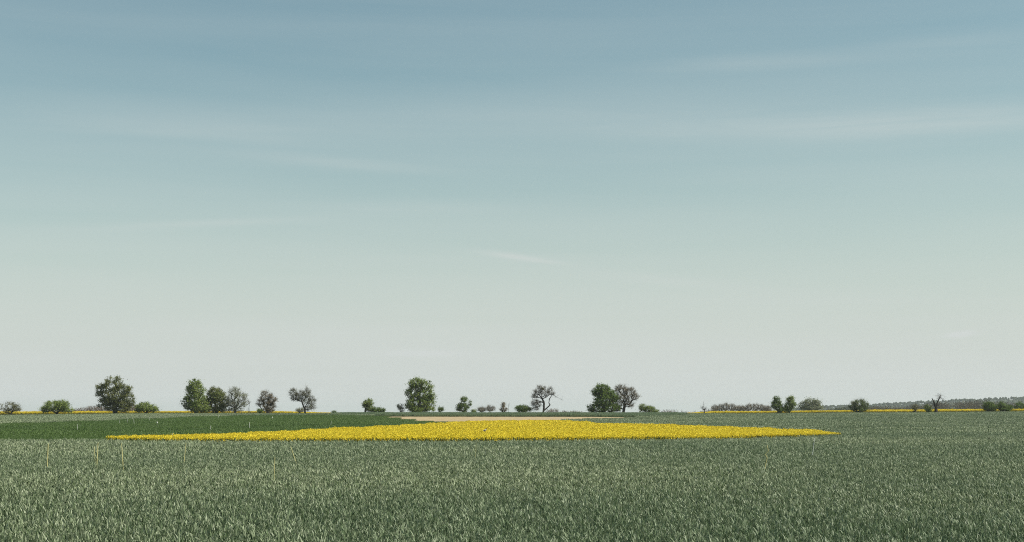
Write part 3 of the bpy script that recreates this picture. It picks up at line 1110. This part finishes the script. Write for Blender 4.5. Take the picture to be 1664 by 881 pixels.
# willow further away
plant('willow', 'pale green broad round tree beyond the yellow band', 'tree', 1318, 668, 560.0,
      [(-2, 14, 13, 7), (9, 12, 11, 7), (-12, 8, 9, 7), (2, 5, 20, 5)], 120, 60, .17, .95, K_pale(), twigs=3, r_tip=.05,
      bark=M_BARK_PALE)
plant('blossoming_bush', 'spiky dark bush with pale blossom on its left side', 'bush', 1397, 671, D0,
      [(0, 14, 11, 8), (-9, 12, 8, 7), (9, 11, 8, 6), (0, 5, 14, 5)], 98, 46, .085, .42, K_dark(), twigs=9, twig_len=.8,
      extra=('blossom', .85, K_blossom(), .07, (-12, 13, 9, 8)))
plant('shrub', 'small brownish shrub left of the dead two-armed tree, standing before the yellow band', 'shrub', 1487, 671, D0,
      [(0, 9, 6, 5), (0, 3, 3, 4)], 26, 30, .08, .4, K_olive(), twigs=8, trunk=[(0, 0, 0), (0, 0, 5)])
plant('bush', 'small dark bush touching the left foot of the dead two-armed tree', 'bush', 1508, 670.5, D0,
      [(0, 7, 6, 6), (1, 3, 6, 4)], 34, 50, .085, .4, K_mid(), twigs=5)
# dead pollard
r_, m_, l_ = plant('dead_tree', 'dead two-armed tree with a thick black bole and bare forked top', 'tree', 1521, 671, D0 - 1,
      [(0, 12, 6, 3)], 6, 0, .05, .3, K_brown(), trunk=[(0, 0, 0), (0, 0, 5), (0, 0, 9)], twigs=5, twig_len=.5, r_tip=.05)


def limb(pts, rad, root, m, l, name='limb', tw=0, tl=.4):
    pts = np.array(pts, float) * m
    pts[:, 2] += l
    rad = np.array(rad, float)
    V_, F_ = tubes(pts[:-1], pts[1:], rad[:-1], rad[1:], 6)
    if tw:
        a = np.repeat(pts[-2:], tw, 0)
        b = a + rng.normal(0, tl, a.shape)
        V2, F2 = tubes(a, b, np.full(len(a), .018), np.full(len(a), .008), 3)
        V_, F_ = np.concatenate([V_, V2]), np.concatenate([F_, F2 + len(V_)])
    return link(name, new_mesh(name, V_, F_, M_BARK, smooth=True), root)


limb([(0, 0, -2), (0, 0, 4), (1, 0, 11)], [.52, .42, .25], r_, m_, l_, 'bole')
limb([(0, 0, 10), (-3, 0, 18), (-6, 0, 24)], [.28, .19, .08], r_, m_, l_)
limb([(0, 0, 10), (-8, 1, 17), (-14, 1, 15)], [.10, .05, .02], r_, m_, l_, tw=5)
limb([(7, 0, 25), (12, 0, 22)], [.06, .02], r_, m_, l_, tw=12, tl=.45)
limb([(7, 0, 25), (4, 0, 28)], [.05, .02], r_, m_, l_, tw=12, tl=.45)
limb([(1, 0, 10), (7, -1, 15), (10, -1, 14)], [.09, .05, .02], r_, m_, l_, tw=5)
limb([(1, 0, 10), (3, 0, 18), (7, 0, 25), (8, 0, 29)], [.26, .18, .12, .06], r_, m_, l_, tw=16, tl=.6)
plant('bush', 'left one of two dense dark bushes near the right edge', 'bush', 1609, 669, D0,
      [(-2, 9, 9, 7.5), (5, 6, 8, 6), (-4, 4, 8, 4)], 76, 66, .09, .45, K_dark(), twigs=4)
plant('bush', 'right one of two dense dark bushes near the right edge', 'bush', 1632, 669, D0,
      [(-3, 9, 8, 7), (6, 6, 8, 5), (0, 4, 11, 4)], 76, 66, .09, .45, K_dark(), twigs=4)
plant('conifer', 'dark narrow tree cut by the right edge, behind the yellow band', 'tree', 1658, 667, 520.0,
      [(0, 7, 9, 8), (4, 3, 8, 5)], 60, 50, .14, .7, K_dark(), twigs=5, bark=M_BARK_PALE)

# ------------------------------------------------------------------ brown scrub and far hedge trees
def ragged(name, label, cat, spans, dist, ytop, mat, bark, n, leaves, lsize, dj=60, base=None, wj=.9, seedh=1.0, twigs=5):
    """a mass of crowns too tangled to count: one object"""
    VV, FF, TT, off = [], [], [], 0
    SV, SF, so = [], [], 0
    for i in range(n):
        x0, x1 = spans[i % len(spans)]
        px = rng.uniform(x0, x1)
        d = dist + rng.uniform(0, dj)
        q = at(px, ytop(px) + rng.uniform(0, 2.2), d)
        gz = float(ground(q.x, q.y))
        h = max(q.z - gz, 0.8)
        w = h * rng.uniform(.32, .5) * wj
        nc = max(6, int(leaves))
        v = rng.normal(0, 1, (nc, 3))
        v /= np.linalg.norm(v, axis=1)[:, None]
        v *= rng.uniform(.35, 1, (nc, 1))
        c = np.array([q.x, q.y, gz + h * .56]) + v * np.array([w, w, h * .44])
        a, f = leaf_cards(c, lsize)
        VV.append(a)
        FF.append(f + off)
        off += len(a)
        TT.append(np.clip(rng.normal(.5, .2) + rng.normal(0, .15, nc), 0, 1))
        # stem and branches
        k = 7
        s0 = np.tile(np.array([q.x, q.y, gz + h * .25]), (k, 1))
        s1 = c[rng.integers(0, nc, k)]
        s0[0] = (q.x, q.y, gz - .1)
        s1[0] = (q.x, q.y, gz + h * .4)
        rr = np.full(k, .02 * h)
        rr[1:] *= .4
        a, f = tubes(s0, s1, rr, rr * .5, 3)
        SV.append(a)
        SF.append(f + so)
        so += len(a)
    me = new_mesh(name, np.concatenate(VV + SV), [np.concatenate([np.concatenate(FF), np.concatenate(SF) + off])], mat,
                  np.concatenate([np.concatenate(TT), np.full(sum(len(s) for s in SF), .25)]))
    o = link(name, me)
    tag(o, label, cat, kind='stuff')
    return o


M_WOOD = leaf_mat('far_wood', [(0.050, 0.045, 0.030), (0.085, 0.072, 0.045), (0.12, 0.105, 0.062)], rough=.8, trans=.15, spec=.05)
M_WOODG = leaf_mat('far_wood_green', [(0.045, 0.060, 0.036), (0.075, 0.090, 0.050), (0.12, 0.13, 0.075)], rough=.8, trans=.15, spec=.05)
M_SCRUB = leaf_mat('brown_scrub', [(0.095, 0.072, 0.055), (0.155, 0.122, 0.095), (0.22, 0.18, 0.14)], rough=.8, trans=.2, spec=.05)

ragged('brown_scrub', 'low brown leafless scrub behind the spreading tree and left yellow band', 'scrub',
       [(118, 150), (135, 175), (200, 226), (210, 236), (150, 200)], 450, yfun([(118, 663), (135, 659), (160, 656), (225, 656), (238, 662)]),
       M_SCRUB, None, 130, 44, .13, 20)
ragged('brown_scrub', 'low pale brown scrub seen right of the gnarled bare tree', 'scrub',
       [(886, 918), (886, 905), (915, 948)], 450, yfun([(886, 663), (900, 661.5), (915, 664), (950, 667)]), M_SCRUB, None, 34, 34, .12, 20)
ragged('brown_scrub', 'low hazy brown scrub between the sloping bush and the slim dead tree', 'scrub',
       [(1066, 1100), (1085, 1142), (1142, 1160)], 600, yfun([(1066, 666), (1090, 663), (1110, 666), (1142, 665), (1160, 661)]),
       M_SCRUB, None, 60, 36, .17, 60)
ragged('green_scrub', 'small grey-green weeds standing between the gnarled bare tree and the dense dark tree', 'scrub',
       [(926, 942), (895, 925), (774, 800)], 356, yfun([(774, 669), (895, 668), (925, 667), (932, 664.5), (940, 667)]),
       K_olive(), None, 26, 26, .10, 4)
# a few hazy round bare trees one can tell apart
for px_, yt_, w_, lb_ in [(783, 663, 8, 'hazy bare round tree, left of two beyond the ragged two-topped tree'),
                          (797, 660, 9, 'hazy bare round tree, right of two beyond the ragged two-topped tree')]:
    plant('far_bare_tree', lb_, 'tree', px_, 672, 620.0, [(0, (672 - yt_) * .62, w_ * .9, (672 - yt_) * .42)], 44, 9, .12, .8, K_brown(),
          bark=M_BARK_FAR, twigs=7, twig_len=1.0, twig_r=.02, r_tip=.03, group='hazy bare trees beyond the crest')
HEDGE_LABELS = ['low grey-brown tree nearest the slim dead tree, first of the far hedge row',
                'grey-brown tree second from the left in the far hedge row',
                'tallest hazy tree of the far hedge row, on its left part',
                'hazy tree just right of the tallest one in the far hedge row',
                'middle-left hazy tree in the dip of the far hedge row',
                'middle-right hazy tree in the dip of the far hedge row',
                'hazy tree where the far hedge row rises again',
                'second tallest hazy tree of the far hedge row, on its right part',
                'hazy tree second from the twin trees in the far hedge row',
                'low hazy tree of the far hedge row touching the twin trees']
hg = [(1162, 659), (1171, 658), (1180, 655.5), (1190, 657), (1200, 659.5), (1208, 660), (1217, 657), (1228, 656.5), (1238, 658),
      (1247, 660)]
for i, (px_, yt_) in enumerate(hg):
    plant('far_hedge_tree', HEDGE_LABELS[i], 'tree',
          px_, 671, 640.0, [(0, (671 - yt_) * .6, 6.5, (671 - yt_) * .45)], 40, 9, .15, .8, K_brown(),
          bark=M_BARK_FAR, twigs=5, twig_len=.9, twig_r=.02, r_tip=.035, group='bare trees of the far hedge row')
ragged('hedge', 'dense brown undergrowth of the far hedge row above the right yellow band', 'hedge',
       [(1150, 1200), (1195, 1255), (1240, 1262)], 655, yfun([(1150, 662), (1175, 660), (1200, 662), (1225, 660), (1262, 662)]), M_SCRUB,
       None, 110, 36, .2, 40)
ragged('woodland', 'low dark green wood edge left of the blossoming bush', 'wood', [(1360, 1400), (1345, 1392)], 900,
       yfun([(1345, 663), (1362, 661), (1380, 658.5), (1400, 658)]), M_WOODG, None, 90, 44, .35, 100)
ragged('woodland', 'grey-brown leafless wood filling the right horizon behind the dead two-armed tree', 'wood',
       [(1410, 1470), (1470, 1530), (1520, 1600), (1560, 1664), (1640, 1760)], 950,
       yfun([(1410, 658.5), (1440, 658.5), (1465, 660), (1490, 656), (1520, 653), (1550, 651), (1575, 649.5), (1590, 647),
             (1610, 649), (1640, 651), (1665, 654), (1760, 655)]),
       M_WOOD, None, 420, 56, .38, 160)

# ------------------------------------------------------------------ far wooded hill
HT = yfun([(1180, 674), (1290, 666), (1330, 662), (1360, 661), (1400, 660), (1430, 657.5), (1470, 655.5), (1500, 654), (1560, 651),
           (1600, 649), (1664, 647), (1760, 644), (1900, 640), (2300, 655), (2500, 674)])
hx = np.linspace(1180, 2500, 90)
hd = np.array([2600, 2750, 2900, 3050, 3200, 3500, 4000], float)
prof = np.array([0, .5, .86, 1.0, .96, .6, 0])
V = []
for j, d in enumerate(hd):
    for px in hx:
        q = at(px, HT(px) + 2.0, 3050.0)
        V.append(((px - 832) / 2322 * d, d, -0.8 + (q.z + .8) * prof[j]))
I = np.arange(len(hd) * len(hx)).reshape(len(hd), len(hx))
F = np.stack([I[:-1, :-1], I[:-1, 1:], I[1:, 1:], I[1:, :-1]], -1).reshape(-1, 4)
M_HILL = noise_mat('hill_ground', (0.035, 0.050, 0.028), (0.060, 0.075, 0.040), .01)
tag(link('hill', new_mesh('hill', V, F, M_HILL, smooth=True)), 'long low hill on the right horizon', kind='structure')
V, F, T, off = [], [], [], 0
for i in range(1500):
    px = rng.uniform(1270, 1900)
    d = rng.uniform(2650, 3060)
    f = np.interp(d, hd, prof)
    q = at(px, HT(px) + 2.0, 3050.0)
    x, z = (px - 832) / 2322 * d, -0.8 + (q.z + .8) * f
    h = rng.uniform(4.0, 8.0)
    w = h * rng.uniform(.4, .6)
    k = 7
    ring = [(x + w * rng.uniform(.7, 1.2) * math.cos(t), d + w * math.sin(t), z + h * .3) for t in np.linspace(0, 2 * math.pi, k, endpoint=False)]
    ring2 = [(x + w * .7 * rng.uniform(.6, 1.2) * math.cos(t), d + w * .7 * math.sin(t), z + h * .75) for t in np.linspace(0, 2 * math.pi, k, endpoint=False)]
    V += ring + ring2 + [(x, d, z + h)]
    for a in range(k):
        b = (a + 1) % k
        F.append((off + a, off + b, off + k + b))
        F.append((off + a, off + k + b, off + k + a))
        F.append((off + k + a, off + k + b, off + 2 * k))
    T += [float(np.clip(rng.normal(.45, .25), 0, 1))] * (3 * k)
    off += 2 * k + 1
M_FOREST = leaf_mat('far_forest', [(0.022, 0.034, 0.022), (0.036, 0.050, 0.030), (0.060, 0.068, 0.042)], rough=.9, trans=0.05, spec=.02)
tag(link('forest', new_mesh('forest', V, np.array(F), M_FOREST, T)), 'blue-grey forest covering the far low hill', 'forest',
    kind='stuff')

# ------------------------------------------------------------------ marker canes
M_CANE = noise_mat('cane_yellow', (0.42, 0.38, 0.16), (0.60, 0.55, 0.26), 12.0, rough=.6)
M_CANEW = noise_mat('cane_white', (0.55, 0.55, 0.50), (0.75, 0.75, 0.70), 12.0, rough=.6)


def cane(label, x0, yb, x1, yt, h, mat=None, r=.013, bends=(), name='marker_cane', cat='cane', group='marker canes in the crops'):
    """x0,yb: where it leaves the crop in the photograph; x1,yt its tip"""
    gx_, gy_ = hit(x0, yb, h)
    foot = at(x0, yb, gy_)
    tip = at(x1, yt, gy_)
    gz = float(ground(gx_, gy_))
    d = (tip - foot)
    d.normalize()
    base = foot - d * ((foot.z - gz + .05) / max(d.z, .3))
    pts = [base, foot]
    for f, sx in bends:
        pts.append(foot.lerp(tip, f) + Vector((sx, 0, 0)))
    pts.append(tip)
    P = np.array([list(p - base) for p in pts])
    rr = np.linspace(r, r * .75, len(P))
    V_, F_ = tubes(P[:-1], P[1:], rr[:-1], rr[1:], 6)
    k = len(V_)
    o = link(name, new_mesh(name, V_, F_, mat or M_CANE, smooth=True), loc=base)
    tag(o, label, cat, group)
    return o


cane('leftmost yellowish cane sticking out of the foreground wheat, upright', 77, 751, 78, 722, .5, r=.018)
cane('faint cane close to the left of a brighter one, second from left in the wheat', 154.5, 750, 153, 727, .5, r=.010)
cane('brighter cane of the close pair in the wheat on the left', 157.5, 750.5, 159, 720.5, .5, r=.016)
cane('cane tilting slightly left at its tip, right of the close pair in the wheat', 199.5, 752.5, 197.5, 722, .5, r=.015)
cane('cane leaning right at its tip, below the thin left end of the yellow field', 299.5, 745.5, 302, 721, .5, r=.014)
cane('cane leaning strongly to the left in the wheat left of centre', 479, 745.5, 472.5, 726.5, .5)
cane('low upright cane nearest the camera, left of the strongly leaning one', 445.5, 770, 446.5, 744, .5, r=.010)
cane('faint cane in the wheat below the middle of the yellow field', 773, 739, 773.5, 722, .5, r=.010)
cane('crooked yellow cane in the wheat on the right', 1244, 754, 1246.5, 724, .5, r=.015, bends=((.35, .03), (.5, -.03), (.7, .05)))
cane('whitish slightly tilted cane at the right end of the yellow field', 1321, 734, 1323.5, 713, .5, M_CANEW, r=.014)
for i, (a, b, c_, d_) in enumerate([(125.5, 696, 125.5, 689.5), (342, 697, 342.5, 692), (405.5, 693, 405, 686), (537.5, 690, 538.5, 684.5),
                                    (355, 678, 354.5, 674.5), (206.5, 687, 207.5, 681), (243, 683, 243.5, 677.5),
                                    (218, 688, 217, 681), (194.5, 687, 194.5, 683.5), (280.5, 708, 280.5, 704.5)]):
    lb = ['short pale cane alone in the left of the deep green field',
          'pale cane in the deep green field above the thin yellow tip, left one',
          'pale cane in the middle of the deep green field, with dark foot',
          'faint pale cane in the deep green field below the small round-headed tree',
          'faint cane on the upper edge of the deep green field below the trio of trees',
          'pale cane on the upper edge of the deep green field below the spreading tree',
          'taller pale cane on the upper edge of the deep green field below the dome bush',
          'slightly leaning faint cane right of the cane below the spreading tree',
          'short faint cane on the upper edge of the deep green field, left of the others',
          'tiny pale peg at the upper edge of the thin yellow tip'][i]
    cane(lb, a, b, c_, d_, H_GREEN if i != 9 else .5, M_CANEW, r=.022 if i < 4 else .018)


def peg(label, px, py, dpx):
    gx_, gy_ = hit(px, py + dpx, H_GREEN)
    m = gy_ / 2334
    gz = float(ground(gx_, gy_))
    r = bpy.data.objects.new('marker_peg', None)
    scene.collection.objects.link(r)
    r.location = (gx_, gy_, gz)
    tag(r, label, 'peg', 'white-headed pegs in the deep green field')
    top = at(px, py, gy_).z - gz
    V_, F_ = tubes(np.array([[0, 0, -.05]]), np.array([[0, 0, top]]), np.array([.012]), np.array([.012]), 5)
    link('stem', new_mesh('stem', V_, F_, M_CANEW), r)
    P = np.array([[0, 0, top - .08], [0, 0, top - .02], [0, 0, top + .06]])
    V_, F_ = tubes(P, P + np.array([[0, 0, .06], [0, 0, .08], [0, 0, .05]]), np.array([.05, .09, .08]), np.array([.09, .09, .02]), 8)
    link('head', new_mesh('head', V_, F_, M_CANEW, smooth=True), r)


peg('small white-headed peg in the deep green field below the dome bush', 255.3, 687, 2.5)
peg('small white-headed peg in the deep green field below the twiggy trees', 442.3, 678.4, 2.0)

# small black and white bird standing on the rape
gx_, gy_ = hit(788.5, 703.2, H_RAPE + .02)
gz = float(ground(gx_, gy_)) + 0.62
br = bpy.data.objects.new('bird', None)
scene.collection.objects.link(br)
br.location = (gx_, gy_, gz)
tag(br, 'small black and white bird perched on the yellow rape', 'bird')


def lathe_x(pts, sides=10):
    V_, F_ = [], []
    for x, z, r, rz in pts:
        for k in range(sides):
            t = 2 * math.pi * k / sides
            V_.append((x, r * math.cos(t), z + rz * math.sin(t)))
    n = len(pts)
    for i in range(n - 1):
        for k in range(sides):
            k2 = (k + 1) % sides
            F_.append((i * sides + k, i * sides + k2, (i + 1) * sides + k2, (i + 1) * sides + k))
    return V_, F_


M_BWHITE = noise_mat('feather_white', (.55, .55, .52), (.8, .8, .78), 20, rough=.7)
M_BDARK = noise_mat('feather_black', (.012, .010, .012), (.03, .024, .028), 20, rough=.5)
S = 1.15
body = [(-.15, .10, .004, .004), (-.13, .10, .03, .025), (-.08, .10, .055, .05), (-.02, .11, .065, .065), (.04, .14, .05, .06),
        (.07, .19, .035, .035), (.09, .225, .036, .036), (.115, .232, .026, .026), (.135, .228, .010, .010), (.17, .222, .002, .002)]
body = [(a * S, b * S, c_ * S, d_ * S) for a, b, c_, d_ in body]
V_, F_ = lathe_x(body)
me = new_mesh('body', V_, np.array(F_), M_BWHITE, smooth=True)
me.materials.append(M_BDARK)
for p in me.polygons:
    if p.center[0] > .06 * S:
        p.material_index = 1
link('body', me, br)
for s in (-1, 1):
    w = [(.05, .15), (.0, .165), (-.08, .13), (-.17, .085), (-.08, .09), (.02, .11)]
    V_ = [(a * S, s * .062 * S, b * S) for a, b in w] + [(a * S, s * .072 * S, b * S) for a, b in w]
    F_ = [(i, (i + 1) % 6, 6 + (i + 1) % 6, 6 + i) for i in range(6)]
    F_ += [(6, 7, 8, 9), (6, 9, 10, 11), (3, 2, 1, 0), (5, 4, 3, 0)]
    link('wing', new_mesh('wing', V_, np.array(F_), M_BDARK), br)
    V_, F_ = tubes(np.array([[0, s * .025 * S, -.18]]), np.array([[0, s * .025 * S, .07 * S]]), np.array([.006]), np.array([.009]), 5)
    link('leg', new_mesh('leg', V_, F_, M_BDARK), br)

# ------------------------------------------------------------------ haze
hv = [(x, y, z) for x in (-6050, 6050) for y in (-110, 9050) for z in (-2.2, 46.0)]
hf = [(0, 1, 3, 2), (4, 6, 7, 5), (0, 4, 5, 1), (2, 3, 7, 6), (0, 2, 6, 4), (1, 5, 7, 3)]
M_HAZE = bpy.data.materials.new('haze')
M_HAZE.use_nodes = True
hn, hl = M_HAZE.node_tree.nodes, M_HAZE.node_tree.links
hn.clear()
ho = N(hn, 'ShaderNodeOutputMaterial')
hp = N(hn, 'ShaderNodeVolumePrincipled')
hp.inputs['Color'].default_value = (0.86, 0.91, 0.93, 1)
hp.inputs['Density'].default_value = 0.00009
hp.inputs['Anisotropy'].default_value = 0.2
hl.new(hp.outputs[0], ho.inputs['Volume'])
tag(link('haze', new_mesh('haze', hv, np.array(hf), M_HAZE)), 'thin pale haze over the fields', kind='stuff')
